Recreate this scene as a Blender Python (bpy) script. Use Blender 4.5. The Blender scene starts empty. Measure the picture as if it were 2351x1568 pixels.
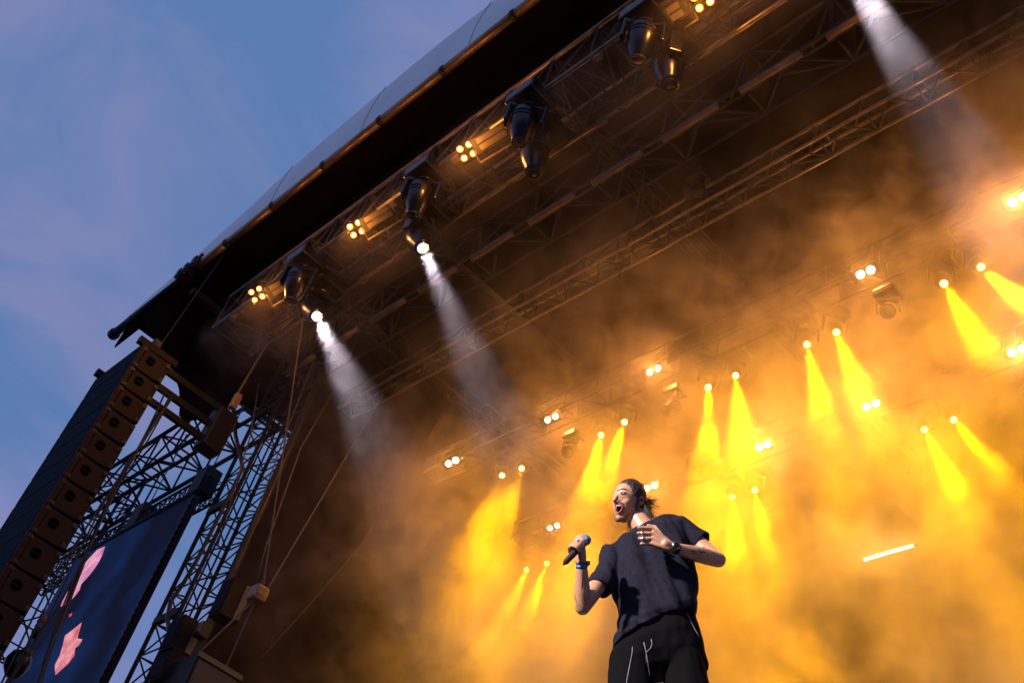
import bpy, bmesh, math, random
from mathutils import Vector, Matrix, noise as mnoise
random.seed(7)
V = Vector
sc = bpy.context.scene
col = sc.collection

# ------------------------------------------------------------------ camera
FPX, PITCH, HEAD = 2542.0, math.radians(42.3), math.radians(146)
Fv = V((math.cos(PITCH)*math.cos(HEAD), math.cos(PITCH)*math.sin(HEAD), math.sin(PITCH)))
R0 = V((math.sin(HEAD), -math.cos(HEAD), 0)); U0 = R0.cross(Fv)
Rv = R0*0.9576 + U0*0.288; Uv = U0*0.9576 - R0*0.288
Rv.normalize(); Uv.normalize()
cd = bpy.data.cameras.new('camera'); cam = bpy.data.objects.new('camera', cd); col.objects.link(cam)
cd.sensor_width = 36; cd.lens = FPX/2351*36; cd.clip_start = 0.05; cd.clip_end = 800
cam.matrix_world = Matrix(((Rv.x, Uv.x, -Fv.x, 0), (Rv.y, Uv.y, -Fv.y, 0), (Rv.z, Uv.z, -Fv.z, 0), (0, 0, 0, 1)))
sc.camera = cam

# the survey of the place: directions seen from the camera, cut with planes of the stage
def ray(x, y): return Rv*((x-1175.5)/FPX) - Uv*((y-784)/FPX) + Fv
def atz(x, y, z): d = ray(x, y); return d*(z/d.z)
def aty(x, y, Y): d = ray(x, y); return d*(Y/d.y)
def atx(x, y, X): d = ray(x, y); return d*(X/d.x)

# ------------------------------------------------------------------ world
w = bpy.data.worlds.new('World'); sc.world = w; w.use_nodes = True
nt = w.node_tree; nt.nodes.clear()
def N(nt, t, **k):
    n = nt.nodes.new(t)
    for a, b in k.items():
        if a.startswith('i_'):
            key = a[2:]; n.inputs[int(key) if key.isdigit() else key].default_value = b
        else: setattr(n, a, b)
    return n
def L(nt, a, ao, b, bi): nt.links.new(a.outputs[ao], b.inputs[bi])
out = N(nt, 'ShaderNodeOutputWorld'); bg = N(nt, 'ShaderNodeBackground'); bg.inputs['Strength'].default_value = 0.1
sky = N(nt, 'ShaderNodeTexSky', sky_type='NISHITA', sun_disc=False, sun_elevation=math.radians(-4.5), sun_rotation=math.radians(200))
tc = N(nt, 'ShaderNodeTexCoord')
mp = N(nt, 'ShaderNodeMapping'); mp.inputs['Scale'].default_value = (1.3, 1.3, 2.6)
n1 = N(nt, 'ShaderNodeTexNoise'); n1.inputs['Scale'].default_value = 3.2; n1.inputs['Detail'].default_value = 6; n1.inputs['Roughness'].default_value = .55; n1.inputs['Distortion'].default_value = .6
r1 = N(nt, 'ShaderNodeValToRGB')
r1.color_ramp.elements[0].position = .40; r1.color_ramp.elements[0].color = (1.15, 2.25, 4.9, 1)
r1.color_ramp.elements[1].position = .62; r1.color_ramp.elements[1].color = (2.25, 2.65, 5.2, 1)
sky.inputs  # twilight air shining through the cloud layer
mx = N(nt, 'ShaderNodeMix', data_type='RGBA'); mx.inputs[0].default_value = .9
L(nt, tc, 'Generated', mp, 'Vector'); L(nt, mp, 'Vector', n1, 'Vector'); L(nt, n1, 'Fac', r1, 'Fac')
sx_ = N(nt, 'ShaderNodeSeparateXYZ'); L(nt, tc, 'Generated', sx_, 'Vector')
hz = N(nt, 'ShaderNodeMapRange'); hz.inputs['From Min'].default_value = .20; hz.inputs['From Max'].default_value = .48; hz.inputs['To Min'].default_value = .75; hz.inputs['To Max'].default_value = 0
L(nt, sx_, 'Z', hz, 'Value')
mh = N(nt, 'ShaderNodeMix', data_type='RGBA'); mh.inputs[7].default_value = (3.2, 3.2, 6.6, 1); L(nt, hz, 0, mh, 0); L(nt, r1, 'Color', mh, 6); r1 = mh
L(nt, sky, 'Color', mx, 6); L(nt, r1, 2, mx, 7); L(nt, mx, 2, bg, 'Color'); L(nt, bg, 0, out, 'Surface')

sc.view_settings.view_transform = 'Standard'; sc.view_settings.look = 'None'
sc.view_settings.exposure = 0; sc.view_settings.gamma = 1
sc.cycles.volume_bounces = 1
sc.cycles.max_bounces = 5
sc.cycles.volume_step_rate = 1.0
sc.cycles.volume_max_steps = 96
sc.cycles.use_light_tree = True
sc.cycles.sample_clamp_indirect = 4

# ------------------------------------------------------------------ materials
def mat(name, c, rough=.6, metal=0, emis=None, es=0, bump=0, bscale=30, var=0, spec=.5, coat=0):
    m = bpy.data.materials.new(name); m.use_nodes = True; t = m.node_tree; b = t.nodes['Principled BSDF']
    b.inputs['Base Color'].default_value = (*c, 1); b.inputs['Roughness'].default_value = rough; b.inputs['Metallic'].default_value = metal
    b.inputs['Specular IOR Level'].default_value = spec
    if coat: b.inputs['Coat Weight'].default_value = coat
    if emis: b.inputs['Emission Color'].default_value = (*emis, 1); b.inputs['Emission Strength'].default_value = es
    if var or bump:
        co = N(t, 'ShaderNodeTexCoord'); nz = N(t, 'ShaderNodeTexNoise'); nz.inputs['Scale'].default_value = bscale; nz.inputs['Detail'].default_value = 4
        L(t, co, 'Object', nz, 'Vector')
        if var:
            rp = N(t, 'ShaderNodeValToRGB'); e = rp.color_ramp.elements
            e[0].position = .3; e[1].position = .7
            e[0].color = (*[x*(1-var) for x in c], 1); e[1].color = (*[min(1, x*(1+var)) for x in c], 1)
            L(t, nz, 'Fac', rp, 'Fac'); L(t, rp, 'Color', b, 'Base Color')
        if bump:
            bp = N(t, 'ShaderNodeBump'); bp.inputs['Strength'].default_value = bump; bp.inputs['Distance'].default_value = .02
            L(t, nz, 'Fac', bp, 'Height'); L(t, bp, 'Normal', b, 'Normal')
    return m
M = {}
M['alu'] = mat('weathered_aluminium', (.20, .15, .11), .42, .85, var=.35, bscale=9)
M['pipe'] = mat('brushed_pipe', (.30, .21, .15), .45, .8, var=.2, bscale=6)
M['black'] = mat('black_powder_coat', (.006, .006, .007), .5, 0, var=.3, bscale=20, spec=.15)
M['shade'] = mat('painted_shade_black', (.001, .001, .001), .9, 0, spec=0)  # near-black, paints shade into the speaker grips and lamp cases
M['blackgloss'] = mat('black_moulded_plastic', (.006, .006, .007), .28, 0)
M['dark'] = mat('dark_steel', (.03, .03, .033), .5, .5, var=.3)
M['towersteel'] = mat('painted_tower_steel', (.010, .011, .016), .7, 0, var=.3, bscale=8, spec=.25)
M['canopy'] = mat('pale_roof_membrane', (.90, .93, .94), .55, 0, bump=.25, bscale=1.2, var=.07)
M['underside'] = mat('black_roof_lining', (.006, .005, .0045), .9, spec=.0, metal=0, bump=.3, bscale=2, var=.3)
M['mesh'] = mat('brown_black_wing_mesh', (.014, .009, .006), .9, 0, bump=.3, bscale=3, var=.25, spec=.05)
M['drop'] = mat('black_backdrop', (.012, .010, .009), .95, spec=0, metal=0, bump=.2, bscale=3)
M['deck'] = mat('black_stage_ply', (.03, .028, .026), .55, 0, var=.4, bscale=5)
M['grass'] = mat('trodden_grass', (.045, .06, .025), .9, 0, var=.4, bscale=8)
M['speaker'] = mat('textured_speaker_paint', (.023, .017, .012), .5, 0, bump=.15, bscale=90, var=.3, spec=.08)
M['grille'] = mat('dark_speaker_grille', (.008, .014, .03), .9, 0, bump=.4, bscale=120, var=.2, spec=.1)
M['greygrille'] = mat('grey_speaker_grille', (.06, .065, .065), .6, .3, bump=.4, bscale=90, var=.2)
M['greysteel'] = mat('grey_green_steel', (.085, .10, .095), .5, .3, var=.2)
M['chrome'] = mat('chromed_steel', (.75, .73, .7), .15, 1)
M['cable'] = mat('rubber_cable', (.012, .012, .012), .6)
M['rope'] = mat('steel_rope', (.12, .09, .07), .6, .2)
M['yellowcase'] = mat('hoist_cast_case', (.30, .19, .07), .45, .1, var=.25, bscale=40)
M['orange'] = mat('orange_sling', (.6, .14, .02), .7)
M['reflector'] = mat('strobe_reflector', (.13, .11, .095), .35, .4)
M['warmcell'] = mat('lit_amber_lens', (1, .7, .4), .3, 0, (1, .46, .13), 10)
M['cellrim'] = mat('amber_glowing_rim', (1, .4, .1), .3, 0, (1, .27, .02), 1.6)
M['whitecell'] = mat('lit_white_lens', (1, 1, 1), .3, 0, (1, .95, .85), 10)
M['blindcell'] = mat('lit_blinder_lens', (1, .8, .5), .3, 0, (1, .68, .34), 60)
M['yellowlens'] = mat('lit_yellow_lens', (1, .9, .4), .3, 0, (1, .72, .12), 14)
M['tube'] = mat('lit_warm_tube', (1, .9, .7), .3, 0, (1, .83, .5), 9)

# ------------------------------------------------------------------ mesh builder
class MB:
    def __init__(s): s.v = []; s.f = []
    def add(s, vs, fs):
        o = len(s.v); s.v += [tuple(x) for x in vs]; s.f += [tuple(i+o for i in f) for f in fs]; return s
    def box(s, c, h, ax=None):
        c = V(c); ax = ax or (V((1, 0, 0)), V((0, 1, 0)), V((0, 0, 1)))
        p = [c + ax[0]*(h[0]*i) + ax[1]*(h[1]*j) + ax[2]*(h[2]*k) for i in (-1, 1) for j in (-1, 1) for k in (-1, 1)]
        return s.add(p, [(0, 1, 3, 2), (4, 6, 7, 5), (0, 4, 5, 1), (2, 3, 7, 6), (0, 2, 6, 4), (1, 5, 7, 3)])
    def tube(s, p, q, r, n=8, r2=None):
        p, q = V(p), V(q); d = q-p
        if d.length < 1e-6: return s
        d.normalize(); a = d.orthogonal().normalized(); b = d.cross(a); r2 = r if r2 is None else r2
        vs = [p + (a*math.cos(t*2*math.pi/n) + b*math.sin(t*2*math.pi/n))*r for t in range(n)]
        vs += [q + (a*math.cos(t*2*math.pi/n) + b*math.sin(t*2*math.pi/n))*r2 for t in range(n)]
        fs = [(t, (t+1) % n, n+(t+1) % n, n+t) for t in range(n)] + [tuple(range(n-1, -1, -1)), tuple(range(n, 2*n))]
        return s.add(vs, fs)
    def path(s, pts, r, n=6):
        pts = [V(p) for p in pts]; rs = r if isinstance(r, (list, tuple)) else [r]*len(pts)
        a = None; rings = []
        for i, p in enumerate(pts):
            d = (pts[min(i+1, len(pts)-1)]-pts[max(i-1, 0)]).normalized()
            a = d.orthogonal() if a is None else a - d*a.dot(d)
            a = a.normalized(); b = d.cross(a)
            rings.append([p + (a*math.cos(t*2*math.pi/n) + b*math.sin(t*2*math.pi/n))*rs[i] for t in range(n)])
        vs = [v for r_ in rings for v in r_]; fs = []
        for i in range(len(pts)-1):
            for t in range(n): fs.append((i*n+t, i*n+(t+1) % n, (i+1)*n+(t+1) % n, (i+1)*n+t))
        fs += [tuple(range(n-1, -1, -1)), tuple(range(len(vs)-n, len(vs)))]
        return s.add(vs, fs)
    def lathe(s, o, d, prof, n=16, ax=None):
        o, d = V(o), V(d).normalized(); a = (ax or d.orthogonal()); a = (a - d*a.dot(d)).normalized(); b = d.cross(a)
        vs = []; fs = []
        for (h, r) in prof:
            for t in range(n): vs.append(o + d*h + (a*math.cos(t*2*math.pi/n) + b*math.sin(t*2*math.pi/n))*r)
        for i in range(len(prof)-1):
            for t in range(n): fs.append((i*n+t, i*n+(t+1) % n, (i+1)*n+(t+1) % n, (i+1)*n+t))
        fs += [tuple(range(n-1, -1, -1)), tuple(range(len(vs)-n, len(vs)))]
        return s.add(vs, fs)
    def ell(s, c, ax, n=16, m=10):
        c = V(c); vs = [c+ax[2]]; fs = []
        for i in range(1, m):
            ph = math.pi*i/m
            for t in range(n):
                th = 2*math.pi*t/n; vs.append(c + ax[0]*(math.sin(ph)*math.cos(th)) + ax[1]*(math.sin(ph)*math.sin(th)) + ax[2]*math.cos(ph))
        vs.append(c-ax[2])
        for t in range(n): fs.append((0, 1+t, 1+(t+1) % n))
        for i in range(m-2):
            for t in range(n): fs.append((1+i*n+t, 1+(i+1)*n+t, 1+(i+1)*n+(t+1) % n, 1+i*n+(t+1) % n))
        e = len(vs)-1
        for t in range(n): fs.append((e, 1+(m-2)*n+(t+1) % n, 1+(m-2)*n+t))
        return s.add(vs, fs)
    def prism(s, pts, off):
        pts = [V(p) for p in pts]; off = V(off); n = len(pts)
        return s.add(pts+[p+off for p in pts], [tuple(range(n-1, -1, -1)), tuple(range(n, 2*n))] + [(i, (i+1) % n, n+(i+1) % n, n+i) for i in range(n)])
    def mesh(s, name, m, smooth=False, origin=None):
        me = bpy.data.meshes.new(name); o = V(origin or (0, 0, 0))
        me.from_pydata([tuple(V(v)-o) for v in s.v], [], s.f); me.update()
        bm = bmesh.new(); bm.from_mesh(me); bmesh.ops.recalc_face_normals(bm, faces=bm.faces); bm.to_mesh(me); bm.free()
        if smooth:
            for p in me.polygons: p.use_smooth = True
        me.materials.append(m); return me
    def build(s, name, m, parent=None, smooth=False, bevel=0):
        # mesh vertices are world coordinates; parts under a translated empty subtract its location
        o = V((0, 0, 0)); p = parent
        if p is not None: o = ROOTLOC.get(root_of(p).name, V((0, 0, 0)))
        me = s.mesh(name, m, smooth, o)
        ob = bpy.data.objects.new(name, me); col.objects.link(ob)
        if parent is not None: ob.parent = parent
        if bevel:
            b = ob.modifiers.new('bevel', 'BEVEL'); b.width = bevel; b.segments = 2; b.limit_method = 'ANGLE'
        return ob
ROOTLOC = {}
def root_of(o):
    while o.parent: o = o.parent
    return o
def tag(o, label=None, cat=None, group=None, kind=None):
    if label: o['label'] = label
    if cat: o['category'] = cat
    if group: o['group'] = group
    if kind: o['kind'] = kind
    return o
def thing(name, label, cat, loc=(0, 0, 0), group=None):
    o = bpy.data.objects.new(name, None); col.objects.link(o); o.location = loc; o.empty_display_size = .2
    ROOTLOC[o.name] = V(loc); return tag(o, label, cat, group)
def copy_thing(root, loc, label, rot=None):
    r = root.copy(); col.objects.link(r); r.location = loc; r['label'] = label
    if rot is not None: r.rotation_euler = rot
    for ch in list(root.children):
        c = ch.copy(); col.objects.link(c); c.parent = r
        for g in list(ch.children):
            d = g.copy(); col.objects.link(d); d.parent = c
    return r
X, Y, Z = V((1, 0, 0)), V((0, 1, 0)), V((0, 0, 1))

# ------------------------------------------------------------------ setting: ground, deck, walls, roof
GZ, DZ = -0.5, 1.98
g = MB(); g.add([(-400, -400, GZ), (400, -400, GZ), (400, 400, GZ), (-400, 400, GZ)], [(0, 1, 2, 3)])
tag(g.build('ground', M['grass']), kind='structure')
st = thing('stage_deck', 'black stage platform under the performer with a skirted front', 'stage', (0, 3.35, GZ))
MB().box((-4.0, 8.1, DZ-.06), (9.6, 4.75, .06)).build('deck_floor', M['deck'], st)
sk = MB()
for i in range(60):
    x0 = -13.6+i*.32; sk.add([(x0, 3.42, GZ), (x0+.16, 3.38, GZ), (x0+.32, 3.42, GZ), (x0+.32, 3.42, DZ-.125), (x0+.16, 3.38, DZ-.125), (x0, 3.42, DZ-.125)], [(0, 1, 4, 5), (1, 2, 3, 4)])
sk.build('skirt', M['drop'], st)

# back wall drape with folds, and wing mesh on the left
def drape(name, p0, p1, z0, z1, folds, amp, m, label, cat):
    p0, p1 = V(p0), V(p1); d = (p1-p0); nrm = d.cross(Z).normalized(); n = folds*6; b = MB()
    vs = []
    for k in range(9):
        z = z0+(z1-z0)*k/8
        for i in range(n+1):
            t = i/n; vs.append(p0+d*t+nrm*(amp*math.sin(t*folds*2*math.pi+.6*math.sin(t*17))*(1-.3*k/8)) + Z*(z-p0.z))
    fs = [(k*(n+1)+i, k*(n+1)+i+1, (k+1)*(n+1)+i+1, (k+1)*(n+1)+i) for k in range(8) for i in range(n)]
    b.add(vs, fs); o = b.build(name, m, smooth=True); return tag(o, label, cat)
drape('back_drape', (-12.6, 12.6, DZ), (6, 12.6, DZ), DZ, 13.2, 30, .05, M['drop'], 'black cloth drape hanging across the rear of the stage behind the smoke', 'curtain')
wing = thing('wing_wall', 'dark brown mesh wall closing the left side of the stage behind the lattice tower', 'wall', (-12.36, 5.2, DZ))
wb = MB(); vs = []; fs = []
for k in range(13):
    for i in range(25):
        y = 5.2+i*.3; z = DZ+k*.77; vs.append((-12.36+.03*math.sin(i*1.7+k)+.02*math.sin(k*2.1), y, z))
fs = [(k*25+i, k*25+i+1, (k+1)*25+i+1, (k+1)*25+i) for k in range(12) for i in range(24)]
wb.add(vs, fs).build('mesh_panel', M['mesh'], wing, smooth=True)
for k in range(1):
    z = 5.2+k*1.95; MB().tube((-12.28, 5.2, z), (-12.28, 12.4, z), .016).build('wall_rail', M['dark'], wing)
MB().tube((-12.36, 5.2, DZ), (-12.36, 5.2, 11), .05).build('edge_post', M['dark'], wing)

# roof
roof = thing('stage_roof', 'big stage roof with pale fabric canopy edge and black underside', 'roof', (-5, 3, 11))
u = MB(); vs = []; fs = []
xs = [-15.2+i*.75 for i in range(30)]; ys = [3.0+i*.6 for i in range(17)]
for j, y in enumerate(ys):
    for i, x in enumerate(xs):
        sag = .10*math.sin((y-3)*math.pi/2.0)**2 if j not in (0,) else 0
        rise = min(1.4, max(0, (x+13.5)*.16))*min(1, (y-3)/1.5)
        vs.append((x, y, 11.05+sag+rise))
fs = [(j*30+i, j*30+i+1, (j+1)*30+i+1, (j+1)*30+i) for j in range(16) for i in range(29)]
u.add(vs, fs).build('roof_lining', M['underside'], roof, smooth=True)
# pale fabric fascia swelling above the edge pipe
prof = []
for q in ((300, 722), (350, 676), (425, 612), (500, 540), (575, 475), (645, 405), (750, 315), (850, 230), (915, 175), (1015, 92), (1135, 0), (1240, -75)):
    p = aty(*q, 2.97); prof.append((p.x, max(.03, p.z-11.02)))
prof += [(-5, prof[-1][1]), (-3, prof[-1][1]), (0, prof[-1][1]), (6, prof[-1][1])]
fb = MB(); vs = []; n = len(prof)
for k in range(9):
    t = k/8
    for (x, h) in prof: vs.append((x, 2.985 - .03*math.sin(t*math.pi) - .015*t, 11.02+h*t))
for (x, h) in prof: vs.append((x, 3.00, 11.02+h+.004))
for (x, h) in prof: vs.append((x, 3.10, 11.02+h*.99))
for k in range(1, 5):
    for (x, h) in prof: vs.append((x, 3.05+k*2.4, 11.12+.02*k+max(h*.8 if k == 1 else 0, max(0, (x+14)*.30) if x < -8.5 else 1.75)))
fs = [(k*n+i, k*n+i+1, (k+1)*n+i+1, (k+1)*n+i) for k in range(14) for i in range(n-1)]
fb.add(vs, fs); cp = fb.build('canopy', M['canopy'], roof, smooth=True)
sm = cp.modifiers.new('sub', 'SUBSURF'); sm.levels = 1; sm.render_levels = 2
M['seam'] = mat('welded_fabric_seam', (.42, .45, .50), .6)
for k in range(4):
    xs_ = -11.3+k*2.1; hh_ = [p for p in prof]; 
    for (xa, ha), (xb, hb2) in zip(hh_, hh_[1:]):
        if xa <= xs_ < xb: h_ = ha+(hb2-ha)*(xs_-xa)/(xb-xa); break
    MB().path([(xs_+.10*t/5+.02*math.sin(t+k), 2.982-.03*math.sin(t/5*math.pi)-.015*t/5, 11.04+(h_-.03)*t/5) for t in range(6)], .007, 4).build('seam', M['seam'], roof)
x = -13.45
while x < 6:
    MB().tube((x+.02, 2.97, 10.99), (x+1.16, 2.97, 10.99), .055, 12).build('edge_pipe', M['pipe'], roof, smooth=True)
    x += 1.2
ej = MB(); x = -13.45
while x < 6:
    ej.tube((x-.035, 2.97, 10.99), (x+.025, 2.97, 10.99), .066, 12); x += 1.2
ej.build('pipe_collars', M['dark'], roof, smooth=True)
MB().tube((-15.8, 2.99, 11.02), (-13.3, 2.99, 10.99), .07, 12).build('outrigger_pipe', M['towersteel'], roof, smooth=True)
MB().tube((-15.83, 2.99, 11.02), (-15.74, 2.99, 11.02), .095, 12).build('pipe_cap', M['dark'], roof)
# clamps where the pale edging starts
kb = MB()
for dx in (-.25, -.05, .2): kb.box((-13.2+dx, 2.93, 10.97), (.05, .09, .08)); kb.tube((-13.2+dx, 2.88, 10.85), (-13.2+dx+.1, 2.9, 11.1), .025)
kb.build('edge_clamps', M['dark'], roof)
# side fabric drop
sd = MB(); pts = [(2.80, 9.93), (3.04, 9.86), (3.48, 9.66), (3.78, 9.38), (3.9, 9.18), (3.97, 9.01), (4.09, 8.99), (4.53, 9.39), (4.69, 9.83), (4.9, 10.2), (5.3, 10.3), (5.3, 11.1), (3.0, 11.0)]
sd.prism([(-13.6, a, b) for a, b in pts], (.03, 0, 0)); sd.build('side_drop', M['underside'], roof)
MB().box((-14.4, 3.0, 10.75), (.8, .012, .33)).build('front_drop', M['underside'], roof)
MB().tube((-15.15, 3.05, 11.0), (-15.15, 12.4, 11.0), .05).build('side_pipe', M['towersteel'], roof)
# roof beams running up-stage, seen as pale bars on the lining
for (xa, ya, yb) in ((-13.15, 3.1, 10.5), (-9.2, 4.2, 9.5)):
    MB().box((xa, (ya+yb)/2, 10.62), (.05, (yb-ya)/2, .05)).build('roof_beam', M['dark'], roof)
MB().tube(atz(574, 811, 10.3), atz(687, 711, 10.3), .05).build('roof_tube', M['pipe'], roof)

# ------------------------------------------------------------------ trusses
def truss(root, A, B, s, h, bay, cr, lr, m, ml=None, side=None, up=None, faces=4, cross=False):
    """four chords and the lattice between them; s,h = width and height"""
    A, B = V(A), V(B); d = (B-A).normalized(); side = V(side or d.cross(Z)).normalized(); up = V(up or side.cross(d)).normalized()
    c = [side*(s/2)*i + up*(h/2)*j for i, j in ((-1, -1), (1, -1), (1, 1), (-1, 1))]
    for o in c: MB().tube(A+o, B+o, cr, 8).build('chord', m, root, smooth=True)
    n = max(1, round((B-A).length/bay)); lat = MB()
    for f in range(4):
        o1, o2 = c[f], c[(f+1) % 4]
        for i in range(n):
            a = A+(B-A)*(i/n); b = A+(B-A)*((i+1)/n); mid = (a+b)/2
            if cross: lat.tube(a+o1, b+o2, lr, 5); lat.tube(a+o2, b+o1, lr, 5)
            elif f in (0, 2): lat.tube(a+o1, mid+o2, lr, 5); lat.tube(mid+o2, b+o1, lr, 5)
            else: lat.tube(a+o1, b+o2, lr, 5)
            lat.tube(a+o1, a+o2, lr, 5)
        lat.tube(B+o1, B+o2, lr, 5)
    lat.build('lattice', ml or m, root, smooth=True)
G = 'lighting and roof trusses over the stage'
ft = thing('lighting_truss', 'front lighting truss carrying the moving heads and amber lamps', 'truss', (-5, 3.7, 9.85), G)
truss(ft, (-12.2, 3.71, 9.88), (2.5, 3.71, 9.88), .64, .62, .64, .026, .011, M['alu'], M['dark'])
fc = MB()
for k, (dy, dz) in enumerate(((.16, -.27), (.1, -.3), (.22, -.24))):
    pts = [(-11.8+i*.35, 3.71+dy+.012*math.sin(i*2.3+k), 9.88+dz+.02*math.sin(i*1.3+k*2)) for i in range(38)]
    fc.path(pts, .012, 5)
for k in range(46):
    x0 = -11.9+k*.3+random.uniform(-.08, .08); x1 = x0+random.uniform(.25, .7); yy = random.choice((3.42, 3.55, 3.9, 4.02)); sg = random.uniform(.04, .16)
    fc.path([(x0+(x1-x0)*t/6, yy+.03*math.sin(t+k), 9.57-sg*math.sin(math.pi*t/6)) for t in range(7)], random.choice((.006, .009)), 5)
fc.build('cable_run', M['cable'], ft, smooth=True)
for k in range(24):
    pl_ = MB(); x0 = -11.7+k*.56+random.uniform(-.1, .1); yy = random.choice((3.42, 4.02)); pl_.box((x0, yy, 9.53), (.03+.03*random.random(), .03, .045)); pl_.tube((x0-.04, yy, 9.5), (x0+.06, yy, 9.52), .016)
    pl_.build('clamp', M['alu'], ft)
rt = thing('roof_truss', 'tall roof girder with wide diagonal braces and a bright lower tube', 'truss', (-5, 4.9, 10.6), G)
A, B = V((-13.0, 5.1, 10.65)), V((3, 5.1, 10.65))
truss(rt, A, B, .42, .70, 1.05, .026, .016, M['dark'])
x = -12.9
while x < 2.5:
    MB().tube((x, 4.9, 10.24), (x+.75, 4.9, 10.24), .04, 10).build('lower_tube', M['pipe'], rt, smooth=True); x += 1.05
mt = thing('lighting_truss', 'slim second truss crossing the middle of the roof, empty of lamps', 'truss', (-5, 5.8, 10.05), G)
truss(mt, (-12.3, 5.78, 10.0), (2, 5.78, 10.0), .27, .27, .55, .02, .009, M['alu'], M['dark'])
M['backalu'] = mat('painted_dim_truss', (.04, .035, .03), .6, .5, var=.3)  # darker than the other trusses; the smoke veil's dimming is in the colour
bt = thing('lighting_truss', 'smoke veiled truss with paired yellow beams, the higher of the rear two', 'truss', (-5, 7.6, 9.9), G)
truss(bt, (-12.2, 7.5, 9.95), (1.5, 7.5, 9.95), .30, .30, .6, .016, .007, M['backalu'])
ct = thing('lighting_truss', 'rearmost truss with sparse yellow beams, low in the smoke', 'truss', (-5, 9.5, 9.9), G)
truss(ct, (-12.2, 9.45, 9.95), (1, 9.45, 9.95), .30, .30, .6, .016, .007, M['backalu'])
# trusses running up-stage tie the rest together
for i, (xx, lb) in enumerate(((-11.6, 'ridge truss running up-stage near the left wing wall'), (-6.6, 'ridge truss running up-stage over the middle of the roof'))):
    tt = thing('ridge_truss', lb, 'truss', (xx, 8, 11), 'ridge trusses')
    truss(tt, (xx, 4.0, 10.98), (xx, 12, 10.98), .25, .22, .6, .018, .008, M['dark'])

# ------------------------------------------------------------------ left tower, far trusses, screen
tw = thing('lattice_tower', 'tall dark lattice tower at the left corner of the stage', 'tower', (-12.75, 5.02, GZ))
truss(tw, (-12.65, 5.02, GZ), (-12.65, 5.02, 10.9), .58, .46, .46, .030, .012, M['towersteel'], side=(1, 0, 0), up=(0, 1, 0))
for dx in (-.12, .12):
    MB().tube((-12.65+dx, 5.0, GZ), (-12.65+dx, 5.0, 10.9), .014).build('guide_rail', M['towersteel'], tw)
for z in (5.9, 7.6, 9.3):
    MB().box((-12.65, 4.78, z), (.29, .03, .05)).build('collar', M['towersteel'], tw)
LP = lambda x, y, Yp: aty(x, y, Yp)
fg = thing('wing_girder', 'blue-black roof girder beyond the tower, above the video screen', 'truss', (-18, 7.4, 12), 'girders outside the stage')
pa = LP(420, 1040, 7.4)
truss(fg, (-38, 7.4, pa.z), (-18.2, 7.4, pa.z), .9, 1.15, 1.5, .055, .028, M['towersteel'])
po = LP(150, 1310, 7.2)
outer = thing('lattice_tower', 'far lattice tower seen through the gap beside the hanging speakers', 'tower', (po.x, 7.2, GZ))
truss(outer, (po.x, 7.2, GZ), (po.x, 7.2, pa.z+.4), 1.3, 1.0, 1.0, .045, .022, M['towersteel'], side=(1, 0, 0), up=(0, 1, 0))

# video screen
SY = 5.9
tr = LP(472, 1122, SY); br = LP(233, 1546, SY); tl = LP(175, 1277, SY)
sx1 = tr.x*.3+br.x*.7; sz1 = tr.z; sx0 = sx1-4.7; sz0 = sz1-7.0
scr = thing('video_screen', 'tilted looking dark blue video wall with pink shapes glowing on it', 'screen', ((sx0+sx1)/2, SY, GZ))
sm_ = bpy.data.materials.new('lit_screen'); sm_.use_nodes = True; t = sm_.node_tree; b = t.nodes['Principled BSDF']
b.inputs['Base Color'].default_value = (.006, .008, .016, 1); b.inputs['Roughness'].default_value = .7; b.inputs['Specular IOR Level'].default_value = .1
co = N(t, 'ShaderNodeTexCoord'); nz = N(t, 'ShaderNodeTexNoise'); nz.inputs['Scale'].default_value = .45; nz.inputs['Detail'].default_value = 2
rp = N(t, 'ShaderNodeValToRGB'); e = rp.color_ramp.elements; e[0].position = .42; e[0].color = (.0008, .0015, .010, 1); e[1].position = .75; e[1].color = (.004, .022, .10, 1)
L(t, co, 'Object', nz, 'Vector'); L(t, nz, 'Fac', rp, 'Fac'); L(t, rp, 'Color', b, 'Emission Color'); b.inputs['Emission Strength'].default_value = 1.0
MB().box(((sx0+sx1)/2, SY, (sz0+sz1)/2), ((sx1-sx0)/2, .03, (sz1-sz0)/2)).build('display', sm_, scr)
def img_mat(name, c1, c2, s):
    m = bpy.data.materials.new(name); m.use_nodes = True; t = m.node_tree; b = t.nodes['Principled BSDF']; b.inputs['Base Color'].default_value = (.02, .02, .02, 1)
    co = N(t, 'ShaderNodeTexCoord'); nz = N(t, 'ShaderNodeTexNoise'); nz.inputs['Scale'].default_value = s; nz.inputs['Detail'].default_value = 3; nz.inputs['Distortion'].default_value = 1
    rp = N(t, 'ShaderNodeValToRGB'); e = rp.color_ramp.elements; e[0].position = .35; e[0].color = (*c1, 1); e[1].position = .6; e[1].color = (*c2, 1)
    L(t, co, 'Object', nz, 'Vector'); L(t, nz, 'Fac', rp, 'Fac'); L(t, rp, 'Color', b, 'Emission Color'); b.inputs['Emission Strength'].default_value = 1.0
    return m
pink = img_mat('pink_picture', (.45, .12, .3), (.85, .36, .5), 2.2); rosy = img_mat('rosy_picture', (.55, .08, .1), (.85, .33, .36), 2.6)
def c2d(x, y): return (x*.3335, 1045.6+y*.3335)
def patch(pts, m, name='picture'):
    P = [LP(*c2d(*p), SY) for p in pts]
    MB().prism([(p.x, SY-.036, p.z) for p in P], (0, -.004, 0)).build(name, m, scr)
patch([(735, 630), (715, 690), (690, 740), (650, 800), (600, 860), (570, 890), (560, 930), (520, 980), (480, 1020), (430, 1045), (445, 990), (490, 925), (520, 880), (510, 850), (545, 815), (570, 780), (620, 720), (680, 655)], pink)
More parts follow.
